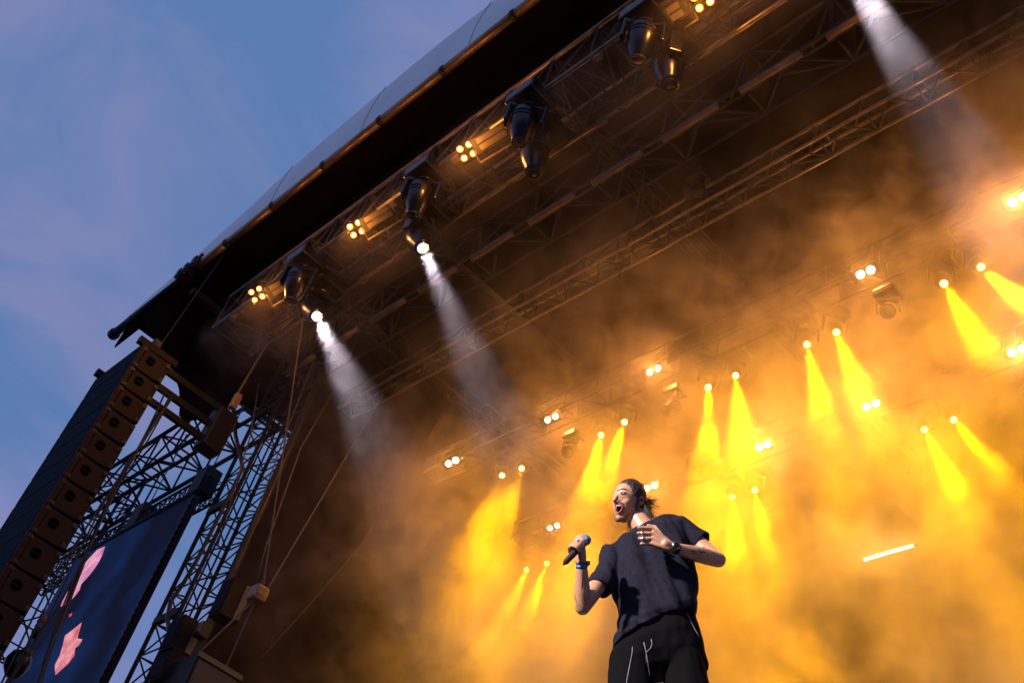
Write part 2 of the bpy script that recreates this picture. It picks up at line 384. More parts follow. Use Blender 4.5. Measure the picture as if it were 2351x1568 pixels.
patch([(575, 1155), (560, 1205), (545, 1265), (580, 1270), (560, 1310), (530, 1330), (525, 1385), (480, 1440), (395, 1515), (390, 1450), (425, 1380), (445, 1310), (460, 1245), (520, 1200)], rosy)
patch([(508, 1088), (505, 1108), (486, 1118), (490, 1100)], mat('red_picture', (.02, .02, .02), emis=(.8, .03, .08), es=1))
zz_ = sz1-.05; pts = []
while zz_ > sz0:
    pts += [(sx1+.012, SY-.04, zz_), (sx1+.035, SY-.04, zz_-.01), (sx1+.035, SY-.04, zz_-.06), (sx1+.012, SY-.04, zz_-.07)]; zz_ -= .138
fr = MB()
for i in range(len(pts)-1):
    p, q = V(pts[i]), V(pts[i+1]); i_, j_ = V((sx1, p.y, p.z)), V((sx1, q.y, q.z))
    fr.add([i_, j_, q, p, i_+Y*.08, j_+Y*.08, q+Y*.08, p+Y*.08], [(0, 1, 2, 3), (7, 6, 5, 4), (2, 6, 7, 3)])
bmx = fr.build('edge_frame', M['dark'], scr)
bm = bmesh.new(); bm.from_mesh(bmx.data); bmesh.ops.remove_doubles(bm, verts=bm.verts, dist=.0005); bm.to_mesh(bmx.data); bm.free()
MB().box((sx1+.005, SY+.06, (sz0+sz1)/2), (.02, .05, (sz1-sz0)/2)).build('side_frame', M['dark'], scr)
MB().tube((sx0, SY-.05, sz1+.02), (sx1+.02, SY-.05, sz1+.02), .035).build('top_bar', M['towersteel'], scr)
hd = thing('header_truss', 'small truss carrying the top edge of the video screen', 'truss', ((sx0+sx1)/2, SY+.2, sz1+.3))
truss(hd, (sx0-2.5, SY+.22, sz1+.28), (sx1+.05, SY+.22, sz1+.28), .36, .36, .36, .024, .012, M['towersteel'], cross=True)
for dx, lb in ((-.25, 'dark motor box on the header truss at its right end'), (-2.6, 'dark motor box on the header truss nearer the speaker stack')):
    hb = thing('motor_box', lb, 'hoist', (sx1+dx, SY+.2, sz1+.5), 'motor boxes on the header truss')
    MB().box((sx1+dx, SY+.15, sz1+.42), (.22, .16, .28)).build('case', M['towersteel'], hb, bevel=.02)
    MB().tube((sx1+dx, SY+.15, sz1+.70), (sx1+dx, SY+.15, sz1+2.6), .012).build('chain', M['dark'], hb)

# ------------------------------------------------------------------ main speaker array
pa_ = thing('line_array', 'tall hanging column of brown-black speaker cabinets at the far left', 'speakers', (-12.9, 2.9, 9))
PX, PY0, PY1 = -12.2, 2.69, 3.15
edges = [8.66, 8.29, 7.96, 7.61, 7.25, 6.87, 6.49, 6.10, 5.71, 5.29, 4.88, 4.46, 4.02, 3.55]
for i in range(13):
    z1, z0 = edges[i], edges[i+1]; zc = (z0+z1)/2; hh = (z1-z0)/2-.012
    cb = MB()
    # wedge cabinet: rear a little shorter than front
    yf, yr = PY0+.075, PY1
    P = [(PX, yf, zc-hh-.004), (PX, yr, zc-hh+.006), (PX, yr, zc+hh-.006), (PX, yf, zc+hh+.004)]
    cb.prism(P, (-1.3, 0, 0))
    cab = cb.build('cabinet', M['speaker'], pa_, bevel=.008)
    MB().box((PX-.65, PY0+.03, zc), (.668, .035, hh+.008)).build('front_frame', M['speaker'], cab, bevel=.006)
    gr = MB(); gx0, gx1 = PX-1.29, PX-.03
    gr.prism([(gx0, PY0-.012, zc-hh+.01), (gx1, PY0-.012, zc-hh+.01), (gx1, PY0-.012, zc+hh-.01), (gx0, PY0-.012, zc+hh-.01)], (0, .012, 0))
    gr.build('grille', M['grille'], cab)
    # round grip with a bar across it, its recess painted as black shade
    gp = MB(); cy, cz, rr = PY0+.2, zc+.03, .062
    for sgn in (-1, 1):
        pts = []
        for a in range(9):
            th = math.pi*a/8; pts.append((PX+.003, cy+rr*math.cos(th)*1.0, cz+sgn*(rr*math.sin(th)*.9+.009)))
        gp.prism(pts, (.003, 0, 0))
    gp.build('handle', M['shade'], cab)
    for (yy, zz, hy, hz) in ((PY0+.05, zc+hh-.03, .03, .02), (PY0+.05, zc-hh+.03, .03, .02), (PY1-.035, zc+hh-.05, .025, .03), (PY1-.035, zc-hh+.05, .025, .03)):
        hw = MB(); hw.box((PX+.008, yy, zz), (.012, hy, hz)); hw.tube((PX, yy, zz), (PX+.03, yy, zz), .010); hw.build('rigging_plate', M['dark'], cab)
# bumper frame and pull-back arms
bp = MB(); bp.box((PX-.05, 2.92, 8.72), (.04, .30, .05)); bp.box((PX-1.25, 2.92, 8.72), (.04, .30, .05)); bp.box((PX-.65, 2.75, 8.72), (.6, .035, .04))
bp.build('bumper', M['black'], pa_)
for z in (8.56, 8.28, 8.03):
    MB().box((PX-.03, 3.60, z), (.03, .46, .045)).build('arm', M['black'], pa_)
MB().box((PX-.03, 4.12, 8.22), (.14, .15, .33)).build('motor_block', M['black'], pa_, bevel=.03)
MB().tube((PX-.05, 2.9, 8.75), (PX-.2, 3.05, 10.9), .008).build('suspension_chain', M['dark'], pa_)
MB().box((PX-.12, 2.86, 8.83), (.1, .06, .06)).build('clutch', M['dark'], pa_, bevel=.02)
MB().tube((PX-.03, 4.12, 8.55), (PX+.1, 4.2, 10.9), .016).build('rear_chain', M['rope'], pa_)
MB().box((PX+.01, 4.15, 8.78), (.05, .05, .13)).build('hook_block', M['yellowcase'], pa_, bevel=.02)
cbm = MB()
for k in range(4):
    pts = [(PX+.03+.01*k, PY1+.10+.03*k+.05*math.sin(j*.5+k), 8.2-j*.3) for j in range(18)]
    cbm.path(pts, .013, 6)
cbm.build('cable_loom', M['cable'], pa_, smooth=True)

# ------------------------------------------------------------------ moving heads
def moving_head(name, label, cat, loc, aim, s=1.0, lit=None, group=None, yaw=0, lensr=.06, hanging=True):
    """base plate box, two-armed yoke and egg-shaped head; loc is the base underside centre; aim = head direction"""
    r = thing(name, label, cat, loc, group); loc = V(loc); aim = V(aim).normalized()
    cy, sy = math.cos(yaw), math.sin(yaw); ax = (V((cy, sy, 0)), V((-sy, cy, 0)), Z)
    MB().box(loc+Z*.08*s, (.205*s, .19*s, .075*s), ax).build('base', M['blackgloss'], r, bevel=.02*s)
    cl = MB()
    for i in (-1, 1): cl.box(loc+ax[0]*(.13*s*i)+Z*(.20*s), (.03*s, .03*s, .06*s), ax)
    cl.build('clamps', M['dark'], r)
    side = aim.cross(Z)
    side = side.normalized() if side.length > .15 else ax[0]
    hc = loc - Z*(.30*s)
    yk = MB(); yk.tube(loc, loc-Z*.05*s, .09*s, 14)
    yk.box(loc-Z*.06*s, (.185*s, .06*s, .03*s), (side, side.cross(Z), Z))
    for i in (-1, 1):
        yk.prism([loc+side*(.17*s*i)+side.cross(Z)*(.07*s)*j-Z*zz*s for j, zz in ((-1, .05), (1, .05), (.8, .33), (-.8, .33))], side*(.035*s*i))
    yk.build('yoke', M['blackgloss'], r, bevel=.012*s)
    up = aim
    h = MB().lathe(hc-aim*.2*s, aim, [(0, .05*s), (.03*s, .105*s), (.10*s, .135*s), (.22*s, .135*s), (.32*s, .115*s), (.40*s, .085*s), (.43*s, .08*s)], 14)
    hb = h.build('head', M['blackgloss'], r, smooth=True)
    fp = hc+aim*.23*s
    MB().lathe(fp-aim*.01*s, aim, [(0, lensr*1.35), (.03*s, lensr*1.4), (.03*s, lensr*1.1), (.012*s, lensr*1.05)], 18).build('lens_ring', M['chrome'] if lit else M['dark'], hb, smooth=True)
    MB().lathe(fp+aim*.004, aim, [(0, lensr), (.012*s, lensr*.9)], 18).build('lens', lit or M['blackgloss'], hb, smooth=True)
    fins = MB()
    for k in range(2): fins.lathe(hc+aim*(-.09+.04*k)*s, aim, [(0, .14*s), (.012*s, .14*s)], 14)
    fins.build('cooling_fins', M['black'], hb)
    return r, fp+aim*.03
def spot(name, p, d, power, color, size, blend=.25, radius=.04, parent=None):
    l = bpy.data.lights.new(name, 'SPOT'); l.energy = power; l.color = color; l.spot_size = math.radians(size); l.spot_blend = blend; l.shadow_soft_size = radius
    o = bpy.data.objects.new(name, l); col.objects.link(o)
    q = V(d).to_track_quat('-Z', 'Y'); o.rotation_mode = 'QUATERNION'; o.rotation_quaternion = q
    if parent is not None:
        o.parent = parent; o.location = V(p)-ROOTLOC[root_of(parent).name]
    else: o.location = p
    return o
def point(name, p, power, color, radius, parent):
    l = bpy.data.lights.new(name, 'POINT'); l.energy = power; l.color = color; l.shadow_soft_size = radius
    o = bpy.data.objects.new(name, l); col.objects.link(o); o.parent = parent; o.location = V(p)-ROOTLOC[root_of(parent).name]
    return o
WHITE = (.80, .74, 1.0); YEL = (1.0, .43, .0); AMB = (1.0, .34, .05); WARM = (1.0, .34, .05)
PW_WHITE, PW_YEL, PW_FRONT, PW_BLIND = 32000, 7600, 34, 66

GF = 'moving heads on the front truss'
fx = [(-10.35, 'at the left end of the front truss'), (-7.75, 'second cluster from the left on the front truss'), (-5.72, 'third cluster from the left on the front truss'), (-4.05, 'right cluster near the top edge of the picture')]
clusters = [(720, 640), (970, 480), (1228, 300), (1490, 110)]
whs = {0: ((905, 1090), .12), 1: ((1160, 985), .28)}
lens_px = {0: (727, 727), 1: (972, 568), 2: (1228, 392), 3: (1540, 190)}
for i, cx in enumerate((-9.98, -7.63, -5.98, -4.42)):
    nm = ['leftmost', 'second', 'third', 'rightmost'][i]
    moving_head('moving_head', f'unlit moving head at the front of the {nm} pair under the front truss', 'stage light', (cx, 3.40, 9.45), (-.25, .25, -1), 1.0, None, GF)
    lp = lens_px[i]; le = atz(*lp, 8.9)
    if i in whs:
        (ex, ey), dd = whs[i]
        E_ = aty(ex, ey, le.y+dd); aim = (E_-le).normalized()
    else: aim = V((.1, .15, -1)).normalized()
    base = le - aim*.25*1.1 + Z*.33
    base.z = 9.45
    # keep the lens where the head truly hangs
    r, fp = moving_head('moving_head', (f'moving head throwing a white beam from the {nm} pair on the front truss' if i in whs else f'unlit moving head at the back of the {nm} pair under the front truss'),
                        'stage light', base, aim, 1.12, M['whitecell'] if i in whs else None, GF, lensr=.055)
    if i in whs: spot('beam_lamp', fp, aim, PW_WHITE, WHITE, 9.5, .5, .055, r)
# third white beam comes from a head beyond the top edge of the frame
p3 = atz(1900, -150, 9.2); e3 = aty(2195, 330, p3.y+.5); aim3 = (e3-p3).normalized()
r, fp = moving_head('moving_head', 'moving head above the picture edge throwing the white beam at upper right', 'stage light', p3-aim3*.25+Z*.3, aim3, 1.1, M['whitecell'], GF, lensr=.055)
spot('beam_lamp', fp, aim3, PW_WHITE*2.2, WHITE, 9.5, .35, .03, r)

# amber four-cell lamps
GQ = 'amber four-cell lamps on the front truss'
def quad(label, P, s=1.0):
    n = (-P).normalized(); n = (n + V((0, -.35, -.1))).normalized()
    r = thing('amber_lamp', label, 'stage light', P, GQ)
    right = (X-n*X.dot(n)).normalized(); up = n.cross(right)
    if up.z < 0: up = -up
    ax = (right, up, n)
    MB().box(P-n*.06, (.10, .10, .05), ax).build('case', M['shade'], r, bevel=.012)
    for i in (-1, 1):
        for j in (-1, 1):
            c = P+right*(.056*i)+up*(.056*j)
            cl_ = MB().lathe(c-n*.005, n, [(0, .037), (.010, .037), (.014, .027)], 16).build('cell', M['cellrim'], r, smooth=True)
            MB().lathe(c+n*.010, n, [(0, .025), (.006, .020)], 14).build('hot_core', M['warmcell'], cl_, smooth=True)
    yk = MB(); yk.path([P+right*.12-n*.06, P+right*.12-n*.06+Z*.2, P-right*.12-n*.06+Z*.2, P-right*.12-n*.06], .010, 6); yk.build('bracket', M['dark'], r)
    point('lamp', P+n*.34, PW_FRONT, AMB, .05, r)
    # light that spills sideways onto the truss tubes
for q, lb in (((590, 676), 'leftmost amber four-cell lamp under the roof corner'), ((817, 526), 'amber four-cell lamp between the two white beam heads'),
              ((1071, 348), 'amber four-cell lamp near the middle of the front truss'), ((1612, 0), 'amber four-cell lamp cut by the top edge of the picture')):
    quad(lb, atz(*q, 9.5))

# strobe panels beside them
GS = 'strobe panels on the front truss'
for q, lb in (((648, 655), 'strobe panel to the right of the leftmost amber lamp'), ((868, 498), 'strobe panel to the right of the second amber lamp'),
              ((1128, 315), 'strobe panel left of the third moving head pair'), ((1528, 42), 'pale strobe panel at the top edge beside the cut amber lamp')):
    P = atz(*q, 9.5); r = thing('strobe_panel', lb, 'stage light', P, GS)
    n = (-P.normalized() + V((0, -.3, -.3))).normalized(); a = (X - n*X.dot(n)).normalized(); b = n.cross(a)
    MB().box(P-n*.04, (.23, .10, .04), (a, b, n)).build('case', M['black'], r, bevel=.01)
    for k in (-1, 1): MB().box(P+b*(.040*k)+n*.004, (.165, .030, .004), (a, b, n)).build('reflector', M['reflector'], r)
    MB().path([P+a*.25-n*.04, P+a*.25-n*.04-b*.17, P-a*.25-n*.04-b*.17, P-a*.25-n*.04], .013, 6).build('bracket', M['alu'], r)

# ------------------------------------------------------------------ rear rig
GY = 'yellow beam heads on the rear trusses'
yb = [  # lens pixel, aim pixel, dy toward the house
 ((1153, 1090), (1085, 1260), 9.3, 7.8), ((1198, 1074), (1140, 1230), 9.3, 7.8), ((1380, 998), (1330, 1230), 9.3, 7.8), ((1434, 968), (1350, 1230), 9.3, 7.8),
 ((1626, 888), (1622, 1180), 9.3, 7.8), ((1689, 861), (1712, 1100), 9.3, 7.8), ((1853, 790), (1925, 1120), 9.3, 7.8), ((1920, 762), (2030, 1030), 9.3, 7.8),
 ((2167, 650), (2330, 920), 9.3, 7.8), ((2252, 612), (2480, 800), 9.3, 7.8),
 ((1209, 1307), (1150, 1440), 9.3, 9.8), ((1256, 1292), (1190, 1470), 9.3, 9.8), ((1681, 1140), (1700, 1330), 9.3, 9.8), ((1733, 1124), (1775, 1310), 9.3, 9.8),
 ((2122, 985), (2230, 1180), 9.3, 9.8), ((2189, 962), (2350, 1150), 9.3, 9.8)]
ordn = ['first', 'second', 'third', 'fourth', 'fifth', 'sixth', 'seventh', 'eighth', 'ninth', 'tenth']
for i, (lp, ep, z, yy) in enumerate(yb):
    P = aty(*lp, yy); E_ = aty(*ep, yy-1.6); aim = (E_-P).normalized()
    row, k = ('upper', i) if i < 10 else ('lower', i-10)
    lb = f'{ordn[k]} yellow beam head from the left in the {row} row through the smoke'
    r, fp = moving_head('beam_head', lb, 'stage light', P-aim*.17+Z*.21, aim, .72, M['yellowlens'], GY, lensr=.036)
    spot('beam_lamp', fp, aim, PW_YEL*(1.0 if i < 10 else 1.1), YEL, 8.2 if i < 10 else 7.6, .9, .03, r)
    spot('fill_lamp', fp, aim+V((0, -.05, -.5)), 220 if i < 10 else 640, (1.0, .40 if i < 10 else .45, 0), 62, 1, .7, r)  # added fill light: oversized wide spots that wash the smoke orange
for k, (q, yy, lb) in enumerate((((2040, 715), 7.3, 'unlit moving head with glinting shell beside the blinder pair at right'), ((1840, 738), 7.4, 'unlit moving head hanging just left of two yellow beams'), ((2165, 590), 7.5, 'unlit moving head hanging above the two yellow beams at far right'),
                                ((1545, 935), 7.5, 'unlit moving head deep in smoke left of the middle beams'), ((1310, 1035), 7.5, 'unlit moving head in smoke left of the third beam pair'), ((1600, 440), 5.6, 'small unlit lamp hanging under the slim truss in the middle'))):
    P = aty(*q, yy); moving_head('moving_head', lb, 'stage light', P+Z*.2, (.3*(-1)**k, -.6, -.8), .6, None, 'unlit moving heads over the stage')

GB = 'two-cell blinders on the rear trusses'
bl = [((1038, 1060), 7.2, 1.3, 'blurred blinder glowing orange at the left end in the smoke'), ((1266, 960), 7.2, .8, 'small blinder pair left of the middle, in the upper row'), ((1501, 850), 7.2, 1.0, 'blinder pair in the upper row above the singer'),
      ((1987, 625), 7.2, 1.5, 'bright blinder pair in the upper row right of the middle'), ((2338, 458), 7.2, 1.4, 'blinder pair at the right edge high in the smoke'),
      ((1752, 1023), 9.1, 2.8, 'dazzling blinder pair low in the smoke right of the singer'), ((2000, 930), 9.1, 2.4, 'dazzling blinder pair under the two middle beams'), ((2335, 805), 9.1, 1.3, 'blinder pair at the right edge below the far right beam'),
      ((1494, 1117), 9.1, 1.3, "blinder just behind the singer's head"), ((1271, 1209), 9.1, .6, "small blinder pair left of the singer's face")]
for q, yy, pw, lb in bl:
    P = aty(*q, yy); n = (-P).normalized(); r = thing('blinder', lb, 'stage light', P, GB)
    a = (X*.97+Z*-.0); a = (a-n*a.dot(n)).normalized(); b = n.cross(a); cr = .042 if pw > 1 else .034
    MB().box(P-n*.05, (.15, .075, .045), (a, b, n)).build('case', M['black'], r, bevel=.01)
    for i in (-1, 1): MB().lathe(P+a*(.058*i)-n*.004, n, [(0, cr), (.015, cr), (.022, cr*.7)], 16).build('cell', M['blindcell'], r, smooth=True)
    MB().path([P+a*.16-n*.05, P+a*.16-n*.05+Z*.22, P-a*.16-n*.05+Z*.22, P-a*.16-n*.05], .01, 5).build('bracket', M['dark'], r)
    spot('lamp', P+n*.04, n, PW_BLIND*pw, WARM, 178, .1, .08, r)
# light tube
ta, tb = aty(1981, 1285, 11.2), aty(2102, 1250, 11.2)
lt = thing('light_tube', 'thin glowing white tube hanging alone in the yellow smoke at right', 'light tube', ta)
MB().tube(ta, tb, .021, 10).build('tube', M['tube'], lt, smooth=True)
dt = (tb-ta).normalized(); ec = MB(); ec.tube(ta-dt*.03, ta+dt*.02, .03); ec.tube(tb-dt*.02, tb+dt*.03, .03); ec.build('end_caps', M['dark'], lt)
tp = bpy.data.lights.new('glow', 'AREA'); tp.shape = 'RECTANGLE'; tp.size = (tb-ta).length; tp.size_y = .05; tp.energy = 14; tp.color = (1, .75, .3)
to = bpy.data.objects.new('glow', tp); col.objects.link(to); to.parent = lt; to.location = (ta+tb)/2-ta+V((0, -.04, 0))
to.rotation_mode = 'QUATERNION'; to.rotation_quaternion = Matrix((dt, -Y.cross(dt)*-1, Y)).transposed().to_quaternion()

# ------------------------------------------------------------------ side rigging at lower left
hp = V((-10.9, 4.9, 5.96))
ho = thing('chain_hoist', 'amber-lit chain hoist hanging in a bridle before the dark wing wall', 'hoist', hp)
hx = aty(592, 1364, 4.9)
MB().box(hx, (.10, .085, .09)).build('motor_case', M['yellowcase'], ho, bevel=.03)
MB().box(hx+V((.10, -.02, 0)), (.012, .05, .05)).build('case_plate', M['reflector'], ho, bevel=.008)
MB().tube(hx+V((-.02, .0, .08)), hx+V((-.03, .02, .2)), .03).build('hook', M['dark'], ho)
MB().tube(hx+V((-.03, .02, .18)), atz(697, 728, 9.6), .010).build('bridle_chain', M['rope'], ho)
MB().tube(hx+V((.0, .08, .08)), atz(880, 905, 9.8), .010).build('bridle_chain', M['rope'], ho)
def at_x(px, py, xx=-10.9): return atx(px, py, xx)
MB().tube(hx-Z*.05, at_x(515, 1540), .010).build('fall_chain', M['rope'], ho)
MB().tube(hx-Z*.05, at_x(465, 1490), .012).build('fall_chain', M['rope'], ho)
sf = thing('side_fill_speaker', 'grey-green grilled speaker hanging at the bottom edge of the wing', 'speaker', at_x(500, 1568))
Pa, Pb, Pc, Pd = at_x(460, 1492), at_x(552, 1556), at_x(505, 1660), at_x(412, 1600)
ya, yb_, zt, zb = Pa.y, Pb.y, (Pa.z+Pb.z)/2, (Pa.z+Pb.z)/2-1.0
MB().box((-11.2, (ya+yb_)/2, (zt+zb)/2), (.3, (yb_-ya)/2, (zt-zb)/2)).build('cabinet', M['black'], sf, bevel=.01)
MB().box((-10.885, (ya+yb_)/2, zt-.025), (.02, (yb_-ya)/2+.01, .03)).build('top_rail', M['greysteel'], sf)
for k in range(3):
    z = zt-.22-k*.33
    MB().box((-10.89, (ya+yb_)/2, z), (.012, (yb_-ya)/2-.02, .145)).build('grille', M['greygrille'], sf)
for k, (q1, q2, lb) in enumerate((((545, 1345), (515, 1420), 'dark speaker cabinet hanging beside the amber-lit hoist'), ((430, 1430), (405, 1500), 'black speaker cabinet in front of the lattice tower'), ((405, 1510), (380, 1568), 'lowest black cabinet in front of the lattice tower'))):
    a = at_x(*q1, -11.6); b = at_x(*q2, -11.6); c = (a+b)/2
    r = thing('wing_speaker', lb, 'speaker', c, 'speakers hanging in the wing')
    MB().box(c, (.13, .14, abs(a.z-b.z)/2+.03)).build('cabinet', M['black'], r, bevel=.015)
    MB().box(c-Y*.148, (.11, .008, abs(a.z-b.z)/2)).build('grille', M['grille'], r)
    MB().box(c+X*.14+Y*.08, (.012, .04, abs(a.z-b.z)/2)).build('bracket', M['greysteel'], r)
# cross pole and a rope on the wing wall
fl = thing('wing_lamp', 'small work lamp with pale face beside the black wing speaker', 'lamp', at_x(465, 1448, -11.3)); c = at_x(465, 1448, -11.3)
MB().box(c, (.07, .07, .09)).build('case', M['dark'], fl, bevel=.015); MB().box(c+V((.04, -.075, 0)), (.04, .008, .06)).build('face', M['reflector'], fl)
def ropeline(name, pts, r, m, label, cat, group=None):
    return tag(MB().path(pts, r, 6).build(name, m, smooth=True), label, cat, group)
gr_ = 'cables and ropes hanging by the tower'
def crv(px, Yp): return [aty(x, y, Yp) for x, y in px]
ropeline('power_cable', crv([(548, 790), (540, 860), (537, 940), (541, 1000), (552, 1045), (557, 1075), (535, 1120), (500, 1190), (455, 1280), (420, 1340), (392, 1380), (384, 1420), (392, 1460), (400, 1490)], 4.6), .028, M['cable'], 'thick black cable sagging past the tower from the roof corner', 'cable', gr_)
ropeline('power_cable', crv([(372, 935), (345, 985), (300, 1060), (258, 1130), (215, 1230), (180, 1320), (150, 1400), (118, 1480), (90, 1568), (80, 1620)], 3.5), .026, M['cable'], 'dark cable bundle running down beside the speaker column', 'cable', gr_)
ropeline('power_cable', crv([(384, 930), (340, 1010), (296, 1080), (250, 1160), (205, 1250), (165, 1340), (130, 1430), (100, 1520), (84, 1600)], 3.6), .012, M['cable'], 'thin cable beside the dark bundle by the speaker column', 'cable', gr_)
ropeline('steel_rope', [atz(595, 880, 9.9), at_x(575, 1000, -11.8), at_x(500, 1250, -11.8)], .010, M['rope'], 'thin steel rope hanging close beside the tower', 'rope', gr_)
ropeline('steel_rope', [atz(762, 905, 9.8), at_x(690, 1030, -11), at_x(612, 1250, -11), at_x(590, 1330, -11)], .010, M['rope'], 'thin steel rope crossing the dark wing above the hoist', 'rope', gr_)
ropeline('steel_rope', [atz(720, 830, 9.8), at_x(650, 1010, -12), at_x(600, 1150, -12), at_x(560, 1260, -12)], .009, M['rope'], 'faint steel rope on the edge of the wing wall', 'rope', gr_)
ropeline('steel_rope', [atz(1480, 392, 10.2), atz(1466, 460, 9.8), atz(1440, 560, 9.3), atz(1420, 640, 9)], .007, M['rope'], 'fine rope hanging from the roof girder over the middle', 'rope', gr_)
ropeline('steel_rope', [at_x(1010, 960, -11.2), at_x(830, 1250, -11.2), at_x(700, 1400, -11.2), at_x(600, 1510, -11.2)], .006, M['rope'], 'faint rope slanting across the dark wing wall', 'rope', gr_)
# hoist at bottom left
c = aty(38, 1526, 3.4)
bh = thing('chain_hoist', 'egg-shaped black chain hoist at the bottom left corner', 'hoist', c)
dn = V((-.25, .1, -1)).normalized()
MB().lathe(c+Z*.16, -Z, [(0, .05), (.03, .11), (.12, .14), (.22, .12), (.30, .06)], 16).build('body', M['blackgloss'], bh, smooth=True)
MB().box(c+V((.08, 0, .15)), (.05, .05, .03)).build('lid', M['greysteel'], bh, bevel=.01)
ch = MB(); q0, q1 = c+Z*.18, aty(100, 1400, 3.4)
for k in range(16):
    a = q0+(q1-q0)*(k/16); b = q0+(q1-q0)*((k+1)/16); ch.tube(a, b, .018 if k % 2 else .008, 6)
ch.build('chain', M['rope'], bh)
MB().ell(aty(85, 1452, 3.4), (X*.06, Y*.06, Z*.07)).build('pulley', M['dark'], bh, smooth=True)
MB().box(aty(101, 1421, 3.4), (.02, .02, .035)).build('red_hook', M['orange'], bh, bevel=.006)

# ------------------------------------------------------------------ the singer
M['skin'] = mat('warm_skin', (.47, .245, .155), .42, 0, bump=.03, bscale=60, var=.10)  # warm skin tone with slight mottling
M['hair'] = mat('dark_brown_hair', (.022, .013, .009), .45, 0, bump=.5, bscale=90)
M['beard'] = mat('stubble', (.13, .075, .055), .8, 0, bump=.05, bscale=150, var=.4)
M['tee'] = mat('faded_navy_cotton', (.014, .014, .026), .95, 0, bump=.07, bscale=55, var=.18, spec=.08)
M['trouser'] = mat('black_jersey_cloth', (.004, .004, .005), .95, 0, bump=.06, bscale=60, spec=.05)
M['cord'] = mat('white_piping', (.22, .22, .25), .8)
M['silver'] = mat('silver_metal', (.8, .8, .82), .22, 1)
M['gold'] = mat('gold_metal', (.8, .6, .25), .25, 1)
M['lip'] = mat('lip_red', (.36, .09, .08), .45)
M['mouth'] = mat('mouth_shade', (.008, .002, .002), .9, spec=.0)  # near-black paints the shade inside the open mouth and nostrils
M['eyew'] = mat('eye_white', (.45, .42, .40), .4)
M['ink'] = mat('tattoo_ink', (.035, .03, .035), .6)
M['teeth'] = mat('tooth_white', (.7, .66, .6), .3)
M['blueband'] = mat('blue_wristband', (.02, .16, .5), .5)
M['purpleband'] = mat('mauve_wristband', (.2, .1, .16), .6)
M['micball'] = mat('blue_grey_mic_mesh', (.10, .22, .36), .35, .5, bump=.5, bscale=300)
M['micbody'] = mat('mic_body', (.035, .022, .03), .35, .3)
hv = V((-.69, .72, 0)).normalized(); av = V((.72, .69, 0)).normalized(); bv = -hv
def pp(x, y, off=0.0):
    d = ray(x, y); return d*((5.0-off)/d.dot(hv))
FOOT = hv*5.0+av*.06; FOOT.z = DZ
singer = thing('person', 'singer in navy T-shirt and black trousers leaning back with microphone raised', 'person', FOOT)
SL = V(FOOT)
def bake(mb, name, m, parent, voxel=.006, smooth=3, disp=None):
    """join overlapping closed shapes into one continuous skin"""
    me = mb.mesh(name, m, True, SL); ob = bpy.data.objects.new(name, me); col.objects.link(ob)
    r = ob.modifiers.new('r', 'REMESH'); r.mode = 'VOXEL'; r.voxel_size = voxel; r.use_smooth_shade = True
    if smooth: s = ob.modifiers.new('s', 'SMOOTH'); s.factor = .5; s.iterations = smooth
    bpy.context.view_layer.update()
    dg = bpy.context.evaluated_depsgraph_get(); nm = bpy.data.meshes.new_from_object(ob.evaluated_get(dg))
    ob.modifiers.clear(); ob.data = nm; nm.name = name
    if disp:
        cs = [v.co.copy() for v in nm.vertices]; ns = [v.normal.copy() for v in nm.vertices]; flat = []
        for c_, n_ in zip(cs, ns): flat += tuple(c_+V(disp(c_+SL, n_)))
        nm.vertices.foreach_set('co', flat); nm.update()
    nm.materials.clear(); nm.materials.append(m)
    for p in nm.polygons: p.use_smooth = True
    ob.parent = parent; return ob
def cap(mb, p, q, r1, r2, n=14):
    p, q = V(p), V(q); d = (q-p); Ln = d.length; pr = []
    for k in range(6): th = math.pi/2*k/5; pr.append((-r1*math.cos(th), max(.0008, r1*math.sin(th))))
    for k in range(6): th = math.pi/2*k/5; pr.append((Ln+r2*math.sin(th), max(.0008, r2*math.cos(th))))
    return mb.lathe(p, d, pr, n)
def rings(mb, rs, n=24, pw=2.3):
    """closed loft through rings given by a left and a right edge point and a depth"""
    vs = []; fs = []
    for (l, r, dep) in rs:
        l, r = V(l), V(r); c = (l+r)/2; ha = (r-l)/2
        dn = ha.cross(Z).normalized(); 
        if dn.dot(bv) < 0: dn = -dn
        for t in range(n):
            th = 2*math.pi*t/n; cx, sx = math.cos(th), math.sin(th)
            ex = math.copysign(abs(cx)**(2/pw), cx); ey = math.copysign(abs(sx)**(2/pw), sx)
            vs.append(c+ha*ex+dn*(dep*ey))
    for k in range(len(rs)-1):
        for t in range(n): fs.append((k*n+t, k*n+(t+1) % n, (k+1)*n+(t+1) % n, (k+1)*n+t))
    fs += [tuple(range(n-1, -1, -1)), tuple(range(len(vs)-n, len(vs)))]
    return mb.add(vs, fs)

# head frame
f = (Rv*-.75 + Uv*.13 - Fv*.64).normalized(); u_ = (Uv*.93 + Rv*.14 + Fv*.30); u_ = (u_-f*u_.dot(f)).normalized(); sd_ = u_.cross(f).normalized()
if sd_.dot(av) < 0: sd_ = -sd_      # sd_ points to the visible ear
HC = pp(1441, 1151, .02)
def H(a, b, c): return HC + f*a + u_*b + sd_*c
B_ = MB()
B_.ell(H(-.012, .025, 0), (f*.098, sd_*.075, u_*.088), 24, 16)          # skull
B_.ell(H(.028, -.035, 0), (f*.062, sd_*.058, u_*.080), 20, 14)          # face
B_.ell(H(.030, -.078, 0), (f*.050, sd_*.040, u_*.032), 16, 10)          # jaw
cap(B_, H(-.01, -.045, .052), H(.055, -.090, .018), .018, .015); cap(B_, H(-.01, -.045, -.052), H(.055, -.090, -.018), .018, .015)
B_.ell(H(.074, -.098, 0), (f*.018, sd_*.022, u_*.016), 12, 8)           # chin
